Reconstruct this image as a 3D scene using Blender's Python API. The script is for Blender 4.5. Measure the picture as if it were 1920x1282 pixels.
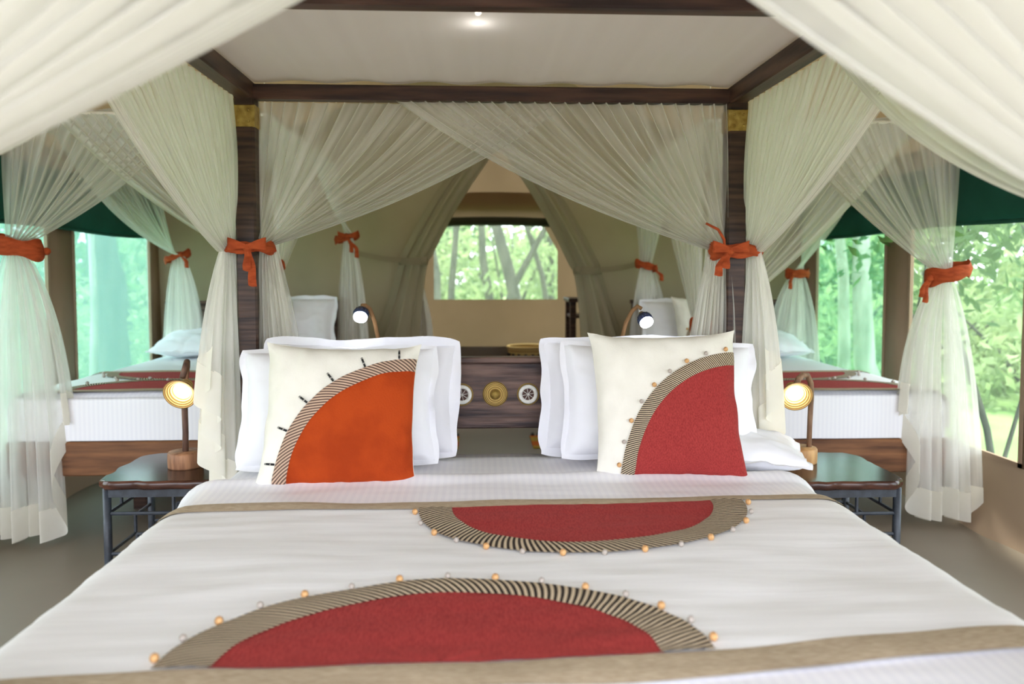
import bpy, math, random
import numpy as np
from mathutils import Vector, Matrix, Euler, noise as mn

for o in list(bpy.data.objects): bpy.data.objects.remove(o, do_unlink=True)
SC = bpy.context.scene
COL = SC.collection
PI = math.pi
R = math.radians

# ------------------------------------------------------------ camera
cam = bpy.data.cameras.new('camera'); camo = bpy.data.objects.new('camera', cam); COL.objects.link(camo)
camo.location = (0, 0, 1.425)
camo.rotation_euler = (R(87.0), 0, R(-2.7))
cam.sensor_width = 36.0; cam.lens = 1450 / 1920 * 36
cam.shift_y = -58 / 1920
cam.clip_start = 0.05; cam.clip_end = 300
cam.dof.use_dof = True; cam.dof.focus_distance = 2.85; cam.dof.aperture_fstop = 2.0
SC.camera = camo

# ------------------------------------------------------------ world, sun, exposure
w = bpy.data.worlds.new('world'); SC.world = w; w.use_nodes = True
bgn = w.node_tree.nodes['Background']
bgn.inputs[0].default_value = (0.85, 0.89, 1.0, 1); bgn.inputs[1].default_value = 5.2
sl = bpy.data.lights.new('sun_offscreen', 'SUN'); so = bpy.data.objects.new('sun_offscreen', sl); COL.objects.link(so)
sl.energy = 6.0; sl.angle = R(6); sl.color = (1, 0.95, 0.85)
so.rotation_euler = (R(-28), R(6), 0)
SC.view_settings.view_transform = 'Standard'; SC.view_settings.look = 'None'
SC.view_settings.gamma = 1.0; SC.view_settings.use_curve_mapping = False
SC.view_settings.exposure = 0.10
SC.cycles.transparent_max_bounces = 40
SC.cycles.max_bounces = 10; SC.cycles.diffuse_bounces = 6; SC.cycles.transmission_bounces = 8
SC.cycles.use_denoising = True
SC.cycles.sample_clamp_indirect = 8

# ------------------------------------------------------------ materials
def newmat(name):
    m = bpy.data.materials.new(name); m.use_nodes = True
    nt = m.node_tree; nt.nodes.clear()
    out = nt.nodes.new('ShaderNodeOutputMaterial')
    return m, nt, out
def N(nt, t, **kw):
    n = nt.nodes.new(t)
    for k, v in kw.items(): setattr(n, k, v)
    return n
def L(nt, a, b): nt.links.new(a, b)
def rgb(c): return (c[0], c[1], c[2], 1)
def ramp(nt, fac, stops):
    r = N(nt, 'ShaderNodeValToRGB')
    e = r.color_ramp.elements
    while len(e) < len(stops): e.new(0.5)
    for i, (p, c) in enumerate(stops): e[i].position = p; e[i].color = rgb(c)
    L(nt, fac, r.inputs[0]); return r.outputs[0]
def coords(nt, kind='Object', scale=(1, 1, 1), rot=(0, 0, 0)):
    tc = N(nt, 'ShaderNodeTexCoord'); mp = N(nt, 'ShaderNodeMapping')
    mp.inputs['Scale'].default_value = scale; mp.inputs['Rotation'].default_value = rot
    L(nt, tc.outputs[kind], mp.inputs[0]); return mp.outputs[0]
def surf(name, c1, c2=None, scale=(8, 8, 8), rough=0.8, bump=0.0, bscale=None, kind='Object', detail=4, nscale=1.0, metal=0, trans=0.0, spec=0.3, lo=0.35, hi=0.65):
    m, nt, out = newmat(name)
    b = N(nt, 'ShaderNodeBsdfPrincipled'); b.inputs['Roughness'].default_value = rough; b.inputs['Metallic'].default_value = metal
    b.inputs['Specular IOR Level'].default_value = spec
    co = coords(nt, kind, scale)
    nz = N(nt, 'ShaderNodeTexNoise'); nz.inputs['Scale'].default_value = nscale; nz.inputs['Detail'].default_value = detail
    L(nt, co, nz.inputs['Vector'])
    if c2 is None: c2 = tuple(x * 0.88 for x in c1)
    col = ramp(nt, nz.outputs[0], [(lo, c2), (hi, c1)])
    L(nt, col, b.inputs['Base Color'])
    if bump:
        n2 = N(nt, 'ShaderNodeTexNoise'); n2.inputs['Scale'].default_value = 1; n2.inputs['Detail'].default_value = 3
        L(nt, coords(nt, kind, bscale or scale), n2.inputs['Vector'])
        bp = N(nt, 'ShaderNodeBump'); bp.inputs['Strength'].default_value = bump; bp.inputs['Distance'].default_value = 0.01
        L(nt, n2.outputs[0], bp.inputs['Height']); L(nt, bp.outputs[0], b.inputs['Normal'])
    sh = b.outputs[0]
    if trans:
        tr = N(nt, 'ShaderNodeBsdfTranslucent'); L(nt, col, tr.inputs[0])
        mx = N(nt, 'ShaderNodeMixShader'); mx.inputs[0].default_value = trans
        L(nt, sh, mx.inputs[1]); L(nt, tr.outputs[0], mx.inputs[2]); sh = mx.outputs[0]
    L(nt, sh, out.inputs[0]); return m
def stripes(name, c1, c2, freq, axis=(1, 0, 0), kind='Object', rough=0.6, sharp=(0.4, 0.6), distort=0.0, bump=0.0, sheen=0):
    m, nt, out = newmat(name)
    b = N(nt, 'ShaderNodeBsdfPrincipled'); b.inputs['Roughness'].default_value = rough; b.inputs['Specular IOR Level'].default_value = 0.2
    tc = N(nt, 'ShaderNodeTexCoord'); d = N(nt, 'ShaderNodeVectorMath', operation='DOT_PRODUCT')
    d.inputs[1].default_value = axis; L(nt, tc.outputs[kind], d.inputs[0])
    v = d.outputs['Value']
    if distort:
        nz = N(nt, 'ShaderNodeTexNoise'); nz.inputs['Scale'].default_value = 9; L(nt, tc.outputs['Object'], nz.inputs['Vector'])
        ad = N(nt, 'ShaderNodeMath', operation='MULTIPLY_ADD'); ad.inputs[1].default_value = distort; L(nt, nz.outputs[0], ad.inputs[0]); L(nt, v, ad.inputs[2]); v = ad.outputs[0]
    mu = N(nt, 'ShaderNodeMath', operation='MULTIPLY'); mu.inputs[1].default_value = freq * 2 * PI; L(nt, v, mu.inputs[0])
    sn = N(nt, 'ShaderNodeMath', operation='SINE'); L(nt, mu.outputs[0], sn.inputs[0])
    ma = N(nt, 'ShaderNodeMath', operation='MULTIPLY_ADD'); ma.inputs[1].default_value = 0.5; ma.inputs[2].default_value = 0.5; L(nt, sn.outputs[0], ma.inputs[0])
    col = ramp(nt, ma.outputs[0], [(sharp[0], c2), (sharp[1], c1)])
    L(nt, col, b.inputs['Base Color'])
    if bump:
        bp = N(nt, 'ShaderNodeBump'); bp.inputs['Strength'].default_value = bump; bp.inputs['Distance'].default_value = 0.003
        L(nt, ma.outputs[0], bp.inputs['Height']); L(nt, bp.outputs[0], b.inputs['Normal'])
    L(nt, b.outputs[0], out.inputs[0]); return m
def velvet(name, c1, c2, scale):
    m = surf(name, c1, c2, scale=scale, rough=0.85, bump=0.25, bscale=(160, 160, 160), spec=0.15, lo=0.38, hi=0.6)
    b = [n for n in m.node_tree.nodes if n.type == 'BSDF_PRINCIPLED'][0]
    b.inputs['Sheen Weight'].default_value = 0.15; b.inputs['Sheen Roughness'].default_value = 0.4
    b.inputs['Sheen Tint'].default_value = rgb(tuple(min(1, x * 1.6 + 0.1) for x in c1)); return m
def netmat(name, c, a0=0.36, a1=0.62, sx=90):
    # sheer woven net: thread density varies from gather to gather (UV.x runs across the cloth)
    m, nt, out = newmat(name)
    nz = N(nt, 'ShaderNodeTexNoise'); nz.inputs['Scale'].default_value = 1; nz.inputs['Detail'].default_value = 1.5
    L(nt, coords(nt, 'UV', (sx, 1.2, 1)), nz.inputs['Vector'])
    mr = N(nt, 'ShaderNodeMapRange'); mr.inputs[1].default_value = 0.35; mr.inputs[2].default_value = 0.68
    mr.inputs[3].default_value = a0; mr.inputs[4].default_value = a1; L(nt, nz.outputs[0], mr.inputs[0])
    df = N(nt, 'ShaderNodeBsdfDiffuse'); df.inputs[0].default_value = rgb(c)
    tl = N(nt, 'ShaderNodeBsdfTranslucent'); tl.inputs[0].default_value = rgb(c)
    mx = N(nt, 'ShaderNodeMixShader'); mx.inputs[0].default_value = 0.45; L(nt, df.outputs[0], mx.inputs[1]); L(nt, tl.outputs[0], mx.inputs[2])
    tp = N(nt, 'ShaderNodeBsdfTransparent')
    m2 = N(nt, 'ShaderNodeMixShader'); L(nt, mr.outputs[0], m2.inputs[0]); L(nt, tp.outputs[0], m2.inputs[1]); L(nt, mx.outputs[0], m2.inputs[2])
    L(nt, m2.outputs[0], out.inputs[0]); return m
def screenmat(name, c, alpha):
    m, nt, out = newmat(name)
    nz = N(nt, 'ShaderNodeTexNoise'); nz.inputs['Scale'].default_value = 1; L(nt, coords(nt, 'Object', (2, 2, 90)), nz.inputs['Vector'])
    mr = N(nt, 'ShaderNodeMapRange'); mr.inputs[3].default_value = alpha * 0.8; mr.inputs[4].default_value = alpha * 1.2; L(nt, nz.outputs[0], mr.inputs[0])
    df = N(nt, 'ShaderNodeBsdfTranslucent'); df.inputs[0].default_value = rgb(c)
    tp = N(nt, 'ShaderNodeBsdfTransparent'); tp.inputs[0].default_value = rgb(tuple(0.72 + 0.28 * x / max(c) for x in c))
    mx = N(nt, 'ShaderNodeMixShader'); L(nt, mr.outputs[0], mx.inputs[0]); L(nt, tp.outputs[0], mx.inputs[1]); L(nt, df.outputs[0], mx.inputs[2])
    L(nt, mx.outputs[0], out.inputs[0]); return m
def glow(name, c, s):
    m, nt, out = newmat(name); e = N(nt, 'ShaderNodeEmission'); e.inputs[0].default_value = rgb(c); e.inputs[1].default_value = s
    L(nt, e.outputs[0], out.inputs[0]); return m

M = {}
M['wood_dark'] = surf('wood_dark', (0.085, 0.045, 0.03), (0.022, 0.012, 0.010), scale=(4, 4, 50), rough=0.42, bump=0.15, bscale=(6, 6, 80))
M['wood_rail'] = surf('wood_rail', (0.10, 0.05, 0.035), (0.028, 0.015, 0.013), scale=(3, 26, 26), rough=0.4, bump=0.12, bscale=(4, 60, 60))
M['wood_rail_y'] = surf('wood_rail_y', (0.10, 0.05, 0.035), (0.028, 0.015, 0.013), scale=(26, 3, 26), rough=0.42, bump=0.12, bscale=(60, 4, 60))
M['headwood'] = surf('headwood', (0.19, 0.115, 0.09), (0.03, 0.02, 0.022), scale=(3, 20, 34), rough=0.5, bump=0.3, bscale=(6, 40, 90), detail=8)
M['wood_brown'] = surf('wood_brown', (0.26, 0.115, 0.05), (0.10, 0.042, 0.02), scale=(2.5, 20, 24), rough=0.45, bump=0.08, bscale=(4, 60, 60))
M['lampwood'] = surf('lampwood', (0.46, 0.23, 0.12), (0.20, 0.09, 0.05), scale=(40, 40, 6), rough=0.5, bump=0.15, bscale=(80, 80, 10))
M['lampwood_pale'] = surf('lampwood_pale', (0.62, 0.36, 0.15), (0.40, 0.20, 0.08), scale=(40, 40, 6), rough=0.5, bump=0.1, bscale=(80, 80, 10))
M['stem'] = surf('stem', (0.20, 0.11, 0.075), (0.09, 0.05, 0.04), scale=(60, 60, 9), rough=0.6, bump=0.3, bscale=(90, 90, 20))
M['stem_pale'] = surf('stem_pale', (0.33, 0.20, 0.12), (0.18, 0.10, 0.06), scale=(60, 60, 9), rough=0.6, bump=0.3, bscale=(90, 90, 20))
M['wicker'] = stripes('wicker', (0.72, 0.50, 0.20), (0.36, 0.20, 0.06), 22, (0, 1, 0), 'UV', 0.6, (0.1, 0.6), 0, 0.8)
M['tabletop'] = surf('tabletop', (0.05, 0.024, 0.016), (0.018, 0.008, 0.006), scale=(6, 1.6, 3), rough=0.18, bump=0.05, spec=0.4, lo=0.44, hi=0.56, detail=6)
M['tableedge'] = surf('tableedge', (0.13, 0.05, 0.03), (0.04, 0.015, 0.01), scale=(6, 6, 30), rough=0.2, spec=0.5)
M['iron'] = surf('iron', (0.045, 0.055, 0.07), (0.025, 0.03, 0.04), scale=(30, 30, 30), rough=0.45, spec=0.5)
M['brass'] = surf('brass', (0.52, 0.36, 0.10), (0.30, 0.18, 0.04), scale=(40, 40, 40), rough=0.35, metal=0.5, bump=0.2, bscale=(60, 60, 60))
M['bead_gold'] = stripes('bead_gold', (0.62, 0.42, 0.13), (0.30, 0.18, 0.05), 10, (0, 1, 0), 'UV', 0.4, (0.2, 0.7), 0, 0.8)
M['bead_white'] = surf('bead_white', (0.86, 0.85, 0.78), scale=(60, 60, 60), rough=0.45)
M['bead_brown'] = surf('bead_brown', (0.11, 0.05, 0.035), (0.05, 0.02, 0.015), scale=(90, 90, 90), rough=0.5)
M['sheet'] = stripes('sheet', (0.88, 0.87, 0.90), (0.845, 0.835, 0.875), 42, (1, 0, 0), 'Object', 0.5, (0.35, 0.65), 0.004)
M['pillow'] = surf('pillow', (0.88, 0.88, 0.91), (0.84, 0.84, 0.88), scale=(5, 5, 5), rough=0.75, bump=0.08, bscale=(14, 14, 14))
M['throw'] = surf('throw', (0.86, 0.85, 0.84), (0.82, 0.81, 0.80), scale=(3, 60, 60), rough=0.85, bump=0.10, bscale=(10, 200, 200))
M['cream'] = surf('cream', (0.84, 0.81, 0.72), (0.78, 0.75, 0.66), scale=(10, 10, 10), rough=0.85, bump=0.1, bscale=(220, 220, 220))
M['burlap'] = surf('burlap', (0.52, 0.42, 0.29), (0.38, 0.29, 0.19), scale=(40, 260, 260), rough=0.9, bump=0.35, bscale=(60, 420, 420))
M['red'] = velvet('red', (0.35, 0.042, 0.037), (0.26, 0.027, 0.025), (300, 60, 300))
M['redv'] = velvet('redv', (0.35, 0.042, 0.037), (0.26, 0.027, 0.025), (330, 330, 130))
M['orange'] = velvet('orange', (0.42, 0.054, 0.007), (0.33, 0.038, 0.005), (7, 7, 7))
M['band'] = stripes('band', (0.60, 0.48, 0.33), (0.035, 0.025, 0.02), 1, (84, 3.2, 0), 'UV', 0.85, (0.42, 0.62), 0, 0.6)
M['band_near'] = stripes('band_near', (0.60, 0.48, 0.33), (0.035, 0.025, 0.02), 1, (84, -3.2, 0), 'UV', 0.85, (0.42, 0.62), 0, 0.6)
M['band2'] = stripes('band2', (0.60, 0.42, 0.30), (0.13, 0.08, 0.06), 1, (46, 3.5, 0), 'UV', 0.85, (0.3, 0.7), 0, 0.6)
M['beadwood'] = surf('beadwood', (0.72, 0.42, 0.18), (0.45, 0.22, 0.08), scale=(90, 90, 90), rough=0.4)
M['beadgrey'] = surf('beadgrey', (0.50, 0.44, 0.38), (0.34, 0.28, 0.24), scale=(90, 90, 90), rough=0.4)
M['beadblack'] = stripes('beadblack', (0.02, 0.02, 0.02), (0.35, 0.33, 0.30), 55, (0, 0, 1), 'Object', 0.4, (0.08, 0.16))
M['net'] = netmat('net', (0.90, 0.885, 0.84), .32, .86, 42)
M['netfar'] = netmat('netfar', (0.90, 0.885, 0.84), .30, .80, 38)
M['netfront'] = netmat('netfront', (0.90, 0.885, 0.84), 0.66, 0.9, 12)
M['hem'] = surf('hem', (0.90, 0.87, 0.78), (0.86, 0.83, 0.73), scale=(8, 8, 8), rough=0.9, trans=0.3)
M['tie'] = surf('tie', (0.44, 0.075, 0.018), (0.30, 0.045, 0.01), scale=(20, 20, 60), rough=0.85, bump=0.4, bscale=(30, 30, 120))
M['canvas'] = surf('canvas', (0.42, 0.35, 0.24), (0.38, 0.315, 0.215), scale=(2, 2, 2), rough=0.9, bump=0.1, bscale=(3, 3, 3), trans=0.45)
M['canvas_brown'] = surf('canvas_brown', (0.37, 0.265, 0.185), (0.33, 0.235, 0.16), scale=(2, 2, 2), rough=0.9, bump=0.2, bscale=(5, 5, 2), trans=0.05)
M['canvas_olive'] = surf('canvas_olive', (0.47, 0.41, 0.275), (0.43, 0.37, 0.245), scale=(2, 2, 2), rough=0.9, bump=0.15, bscale=(4, 4, 1.5), trans=0.3)
M['canvas_tan'] = surf('canvas_tan', (0.33, 0.23, 0.14), (0.295, 0.205, 0.122), scale=(2, 2, 2), rough=0.9, bump=0.15, bscale=(6, 6, 1.5), trans=0.25)
M['green'] = surf('green', (0.012, 0.10, 0.075), (0.008, 0.075, 0.055), scale=(3, 3, 3), rough=0.8, trans=0.15)
M['green_dark'] = surf('green_dark', (0.05, 0.055, 0.03), (0.03, 0.035, 0.02), scale=(3, 3, 3), rough=0.8)
M['floor'] = surf('floor', (0.23, 0.185, 0.14), (0.20, 0.16, 0.12), scale=(1.5, 1.5, 1.5), rough=0.42, bump=0.05, bscale=(3, 3, 3), spec=0.4)
M['canopy'] = netmat('canopy', (0.86, 0.85, 0.90), 0.93, 0.97, 30)
M['screen_teal'] = screenmat('screen_teal', (0.30, 0.52, 0.48), 0.30)
M['screen_green'] = screenmat('screen_green', (0.24, 0.48, 0.38), 0.18)
M['screen_clear'] = screenmat('screen_clear', (0.40, 0.45, 0.42), 0.06)
M['screen_back'] = screenmat('screen_back', (0.55, 0.62, 0.55), 0.07)
M['grass'] = surf('grass', (0.26, 0.37, 0.13), (0.14, 0.25, 0.07), scale=(0.7, 0.7, 0.7), rough=0.95, detail=8, bump=0.5, bscale=(9, 9, 9))
M['bounce_soil'] = surf('bounce_soil', (0.34, 0.30, 0.25), (0.25, 0.22, 0.18), scale=(2, 2, 2), rough=0.95, bump=0.4, bscale=(8, 8, 8))  # pale tone of the added ground that bounces light into the tent
M['bark'] = surf('bark', (0.12, 0.12, 0.09), (0.055, 0.055, 0.042), scale=(9, 9, 2), rough=0.9, bump=0.6, bscale=(20, 20, 5))
M['bark_pale'] = surf('bark_pale', (0.62, 0.60, 0.52), (0.28, 0.28, 0.22), scale=(5, 5, 2), rough=0.9, bump=0.5, bscale=(20, 20, 5))
M['leaf'] = surf('leaf', (0.20, 0.33, 0.11), (0.09, 0.20, 0.065), scale=(1.6, 1.6, 1.6), rough=0.6, trans=0.45)
M['leaf_light'] = surf('leaf_light', (0.42, 0.52, 0.25), (0.24, 0.36, 0.15), scale=(1.2, 1.2, 1.2), rough=0.6, trans=0.5)
M['rug'] = stripes('rug', (0.48, 0.33, 0.06), (0.62, 0.16, 0.03), 3.1, (0, 1, 0), 'Object', 0.9, (0.45, 0.55))
M['black'] = surf('black', (0.02, 0.02, 0.022), (0.012, 0.012, 0.014), scale=(40, 40, 40), rough=0.5)
M['led_body'] = surf('led_body', (0.035, 0.05, 0.12), (0.02, 0.03, 0.07), scale=(40, 40, 40), rough=0.35, spec=0.5)
M['chrome'] = surf('chrome', (0.7, 0.7, 0.72), (0.6, 0.6, 0.62), scale=(40, 40, 40), rough=0.2, metal=1)
M['rope'] = stripes('rope', (0.62, 0.35, 0.16), (0.30, 0.15, 0.07), 1, (40, 220, 0), 'UV', 0.7, (0.2, 0.7), 0, 0.8)
M['basket'] = stripes('basket', (0.62, 0.45, 0.18), (0.40, 0.25, 0.09), 14, (0, 1, 0), 'UV', 0.8, (0.2, 0.7), 0, 0.6)
M['red_brown'] = surf('red_brown', (0.30, 0.075, 0.05), (0.20, 0.045, 0.035), scale=(20, 20, 4), rough=0.9)
M['led'] = glow('led', (0.86, 0.92, 1.0), 45)
M['warm'] = glow('warm', (1.0, 0.80, 0.52), 38)
M['bulb'] = glow('bulb', (1.0, 0.93, 0.8), 34)

# ------------------------------------------------------------ mesh builder
class MB:
    def __init__(s): s.v = []; s.f = []; s.uv = []
    def add(s, vs, fs, uvs=None):
        o = len(s.v); s.v += [tuple(p) for p in vs]; s.f += [tuple(i + o for i in f) for f in fs]
        s.uv += uvs if uvs is not None else [(0, 0)] * len(vs)
    def box(s, c, d, bev=0.0, rot=None):
        hx, hy, hz = d[0] / 2, d[1] / 2, d[2] / 2
        if bev <= 0:
            vs = [Vector((x, y, z)) for x in (-hx, hx) for y in (-hy, hy) for z in (-hz, hz)]
            fs = [(0, 1, 3, 2), (4, 6, 7, 5), (0, 4, 5, 1), (2, 3, 7, 6), (0, 2, 6, 4), (1, 5, 7, 3)]
        else:   # chamfered along the longest axis
            b = min(bev, hx * .9, hy * .9, hz * .9); ax = max(range(3), key=lambda i: d[i])
            h = [hx, hy, hz]; a, e = [i for i in range(3) if i != ax]
            ring = [(h[a] - b, h[e]), (h[a], h[e] - b), (h[a], -h[e] + b), (h[a] - b, -h[e]), (-h[a] + b, -h[e]), (-h[a], -h[e] + b), (-h[a], h[e] - b), (-h[a] + b, h[e])]
            vs = []
            for t in (-h[ax], h[ax]):
                for p in ring:
                    q = [0, 0, 0]; q[ax] = t; q[a] = p[0]; q[e] = p[1]; vs.append(Vector(q))
            fs = [(i, (i + 1) % 8, 8 + (i + 1) % 8, 8 + i) for i in range(8)] + [tuple(range(7, -1, -1)), tuple(range(8, 16))]
        if rot is not None: vs = [rot @ v for v in vs]
        s.add([v + Vector(c) for v in vs], fs); return s
    def grid(s, fn, nu, nv, closeu=False):
        vs, uv = [], []
        for j in range(nv + 1):
            for i in range(nu + (0 if closeu else 1)):
                p = fn(i / nu, j / nv); vs.append(p); uv.append((i / nu, j / nv))
        k = nu if closeu else nu + 1; fs = []
        for j in range(nv):
            for i in range(nu):
                a = j * k + i; b = j * k + (i + 1) % k
                fs.append((a, b, b + k, a + k))
        s.add(vs, fs, uv); return s
    def tube(s, pts, rad, n=10, cap=True):
        pts = [Vector(p) for p in pts]; m = len(pts)
        if not hasattr(rad, '__len__'): rad = [rad] * m
        vs, uv, fs = [], [], []; up = None; ln = 0
        for i, p in enumerate(pts):
            d = (pts[min(i + 1, m - 1)] - pts[max(i - 1, 0)])
            d = d.normalized() if d.length > 1e-9 else Vector((0, 0, 1))
            if up is None: up = Vector((1, 0, 0)) if abs(d.x) < .8 else Vector((0, 1, 0))
            x = (up - d * up.dot(d)).normalized(); y = d.cross(x); up = x
            if i: ln += (p - pts[i - 1]).length
            for k in range(n):
                a = 2 * PI * k / n; vs.append(p + (x * math.cos(a) + y * math.sin(a)) * rad[i]); uv.append((k / n, ln))
        for i in range(m - 1):
            for k in range(n):
                a = i * n + k; b = i * n + (k + 1) % n; fs.append((a, b, b + n, a + n))
        if cap: fs.append(tuple(range(n - 1, -1, -1))); fs.append(tuple(range((m - 1) * n, m * n)))
        s.add(vs, fs, uv); return s
    def lathe(s, prof, n=24, mat=None):
        mat = mat or Matrix.Identity(4); vs, uv, fs = [], [], []; m = len(prof)
        for j, (r, z) in enumerate(prof):
            for k in range(n):
                a = 2 * PI * k / n; vs.append(mat @ Vector((r * math.cos(a), r * math.sin(a), z))); uv.append((k / n, j / (m - 1)))
        for j in range(m - 1):
            for k in range(n):
                a = j * n + k; b = j * n + (k + 1) % n; fs.append((a, b, b + n, a + n))
        s.add(vs, fs, uv); return s
    def prism(s, poly, t, mat):     # polygon in local xy, thickness t along local z
        n = len(poly); vs = [mat @ Vector((x, y, 0)) for x, y in poly] + [mat @ Vector((x, y, t)) for x, y in poly]
        fs = [tuple(range(n - 1, -1, -1)), tuple(range(n, 2 * n))] + [(i, (i + 1) % n, n + (i + 1) % n, n + i) for i in range(n)]
        s.add(vs, fs); return s
    def build(s, name, mat, parent=None, smooth=True, origin=None):
        me = bpy.data.meshes.new(name)
        vs = s.v
        if origin is not None: vs = [(p[0] - origin[0], p[1] - origin[1], p[2] - origin[2]) for p in vs]
        me.from_pydata(vs, [], s.f)
        ul = me.uv_layers.new(name='UVMap'); li = np.zeros(len(me.loops), np.int32); me.loops.foreach_get('vertex_index', li)
        ul.data.foreach_set('uv', np.array(s.uv, np.float32)[li].ravel())
        me.materials.append(M[mat])
        if smooth: me.polygons.foreach_set('use_smooth', [True] * len(me.polygons))
        me.update()
        o = bpy.data.objects.new(name, me); COL.objects.link(o)
        if origin is not None: o.location = origin
        if parent is not None: o.parent = parent
        return o
def tag(o, label, cat, group=None):
    o['label'] = label; o['category'] = cat
    if group: o['group'] = group
    return o
def struct(o): o['kind'] = 'structure'; return o
def empty(name, loc=(0, 0, 0), rz=0):
    e = bpy.data.objects.new(name, None); COL.objects.link(e); e.location = loc; e.rotation_euler = (0, 0, rz); e.empty_display_size = .1; return e
def thing(name, label, cat, loc=(0, 0, 0), rz=0, group=None): return tag(empty(name, loc, rz), label, cat, group)
def fb(x, y, z=0.0): return mn.noise(Vector((x, y, z)))
def lerp(a, b, t): return a + (b - a) * t
def smooth(t): t = max(0, min(1, t)); return t * t * (3 - 2 * t)

# ============================================================ the tent shell
XL, XR, YF, YP, YB = -2.65, 2.84, 0.4, 6.6, 8.6
XC = (XL + XR) / 2; ZE, ZR = 2.18, 3.35
fl = MB(); fl.box((XC, 4.0, -0.03), (5.7, 9.4, 0.06)); struct(fl.build('floor', 'floor', smooth=False))
def ceil_pt(x): return ZE + (ZR - ZE) * (1 - abs(x - XC) / (XR - XC))
c = MB()
for sx in (-1, 1):
    def f(u, v, sx=sx):
        x = XC + sx * u * (XR - XC + .02); y = lerp(-.95, YB + .02, v)  # front overhang is out of view, lengthened to shade the foot nets
        return (x, y, ceil_pt(XC + sx * u * (XR - XC)) - .05 * math.sin(PI * u) + .006 * math.sin(v * 40))
    c.grid(f, 10, 40)
    def f2(u, v, sx=sx): p = f(u, v); return (p[0], p[1], p[2] + .03)
    c.grid(f2, 10, 40)
struct(c.build('ceiling', 'canvas'))

ZW0, ZW1 = 0.40, 1.72
def side_wall(name, X, sgn, spans):
    # spans: window openings along Y; canvas posts between them stay wall
    lo = MB()
    def f(u, v):
        y = lerp(YF, YP, u); z = v * ZW0
        return (X + sgn * (.02 * math.sin(y * 9) * (1 - v) - .10 * (1 - v) ** 3 + .012 * fb(y * 5, z * 4)), y, z)
    lo.grid(f, 160, 8)
    def g(u, v):
        y = lerp(YF, YP, u); return (X, y, lerp(ZW1, ZE + .03, v))
    lo.grid(g, 20, 2)
    edges = [YF] + [e for sp in spans for e in sp] + [YP]
    for i in range(0, len(edges), 2):
        a, b = edges[i], edges[i + 1]
        if b - a > .02: lo.box((X, (a + b) / 2, (ZW0 + ZW1) / 2), (.03, b - a, ZW1 - ZW0))
    wl = struct(lo.build(name, 'canvas_brown'))
    return wl
spL = [(1.1, 2.2), (2.48, 3.5), (3.78, 4.92), (5.2, 6.42)]
spR = [(1.2, 2.3), (2.58, 3.55), (3.83, 4.92), (5.2, 6.31)]
wL = side_wall('wall_left', XL, -1, spL); wR = side_wall('wall_right', XR, 1, spR)
wn = 0
for X, sg, sps, mats in ((XL, 1, spL, ['screen_clear', 'screen_clear', 'screen_teal', 'screen_teal']), (XR, -1, spR, ['screen_clear', 'screen_clear', 'screen_clear', 'screen_green'])):
    for (a, b), mt in zip(sps, mats):
        wn += 1
        e = struct(empty('window_%d' % wn, (X, (a + b) / 2, ZW0)))
        h = MB(); d = (b - a); H = ZW1 - ZW0
        h.box((0, 0, H / 2), (.004, d, H)); h.build('screen', mt, e, False)
        fr = MB()
        for yy in (-d / 2 + .012, d / 2 - .012): fr.box((sg * .012, yy, H / 2), (.02, .024, H))
        fr.box((sg * .012, 0, .012), (.02, d, .024)); fr.build('binding', 'canvas_brown', e, False)
# green window flaps rolled above the windows
for k, (X, sg) in enumerate(((XL, 1), (XR, -1))):
    m = MB()
    def f(u, v):
        y = lerp(.9, 6.55, u); z = lerp(2.06, 1.69 + .01 * math.sin(y * 3), v)
        return (X + sg * (.03 + .02 * math.sin(PI * v) + .01 * math.sin(y * 6 + v * 2)), y, z)
    m.grid(f, 60, 8); m.tube([(X + sg * .04, lerp(.9, 6.55, i / 20), 1.69 + .01 * math.sin(lerp(.9, 6.55, i / 20) * 3)) for i in range(21)], .012, 8)
    struct(m.build('trim_%d' % (k + 1), 'green'))

# canvas partition with the tall door opening, and the back wall
AX, AZ = 0.20, 2.62
LT, RT = (-.52, 1.50), (.95, 1.42)
def part_side(name, s):
    m = MB()
    tx, tz = LT if s < 0 else RT
    xo = XL if s < 0 else XR
    def inner(z):
        if z >= tz: return lerp(tx, AX, (z - tz) / (AZ - tz))
        return lerp(tx + s * .36, tx, z / tz)
    def f(u, v):
        z = v * AZ; xi = inner(z); x = lerp(xi, xo, u); zz = min(z, ceil_pt(x) - .01)
        fold = .035 * math.sin((x * 1.6 + z * .5) * 6) * smooth(u * 4) * .5 + .02 * fb(x * 3, z * 1.2)
        return (x, YP + fold, zz)
    m.grid(f, 60, 40)
    if s < 0:
        def g(u, v):
            x = lerp(XL, XR, u); z0 = AZ - .01; return (x, YP + .03, max(z0, lerp(z0, ceil_pt(x), v)))
        m.grid(g, 40, 6)
    return struct(m.build(name, 'canvas_olive'))
part_side('wall_partition_left', -1); part_side('wall_partition_right', 1)
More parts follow.
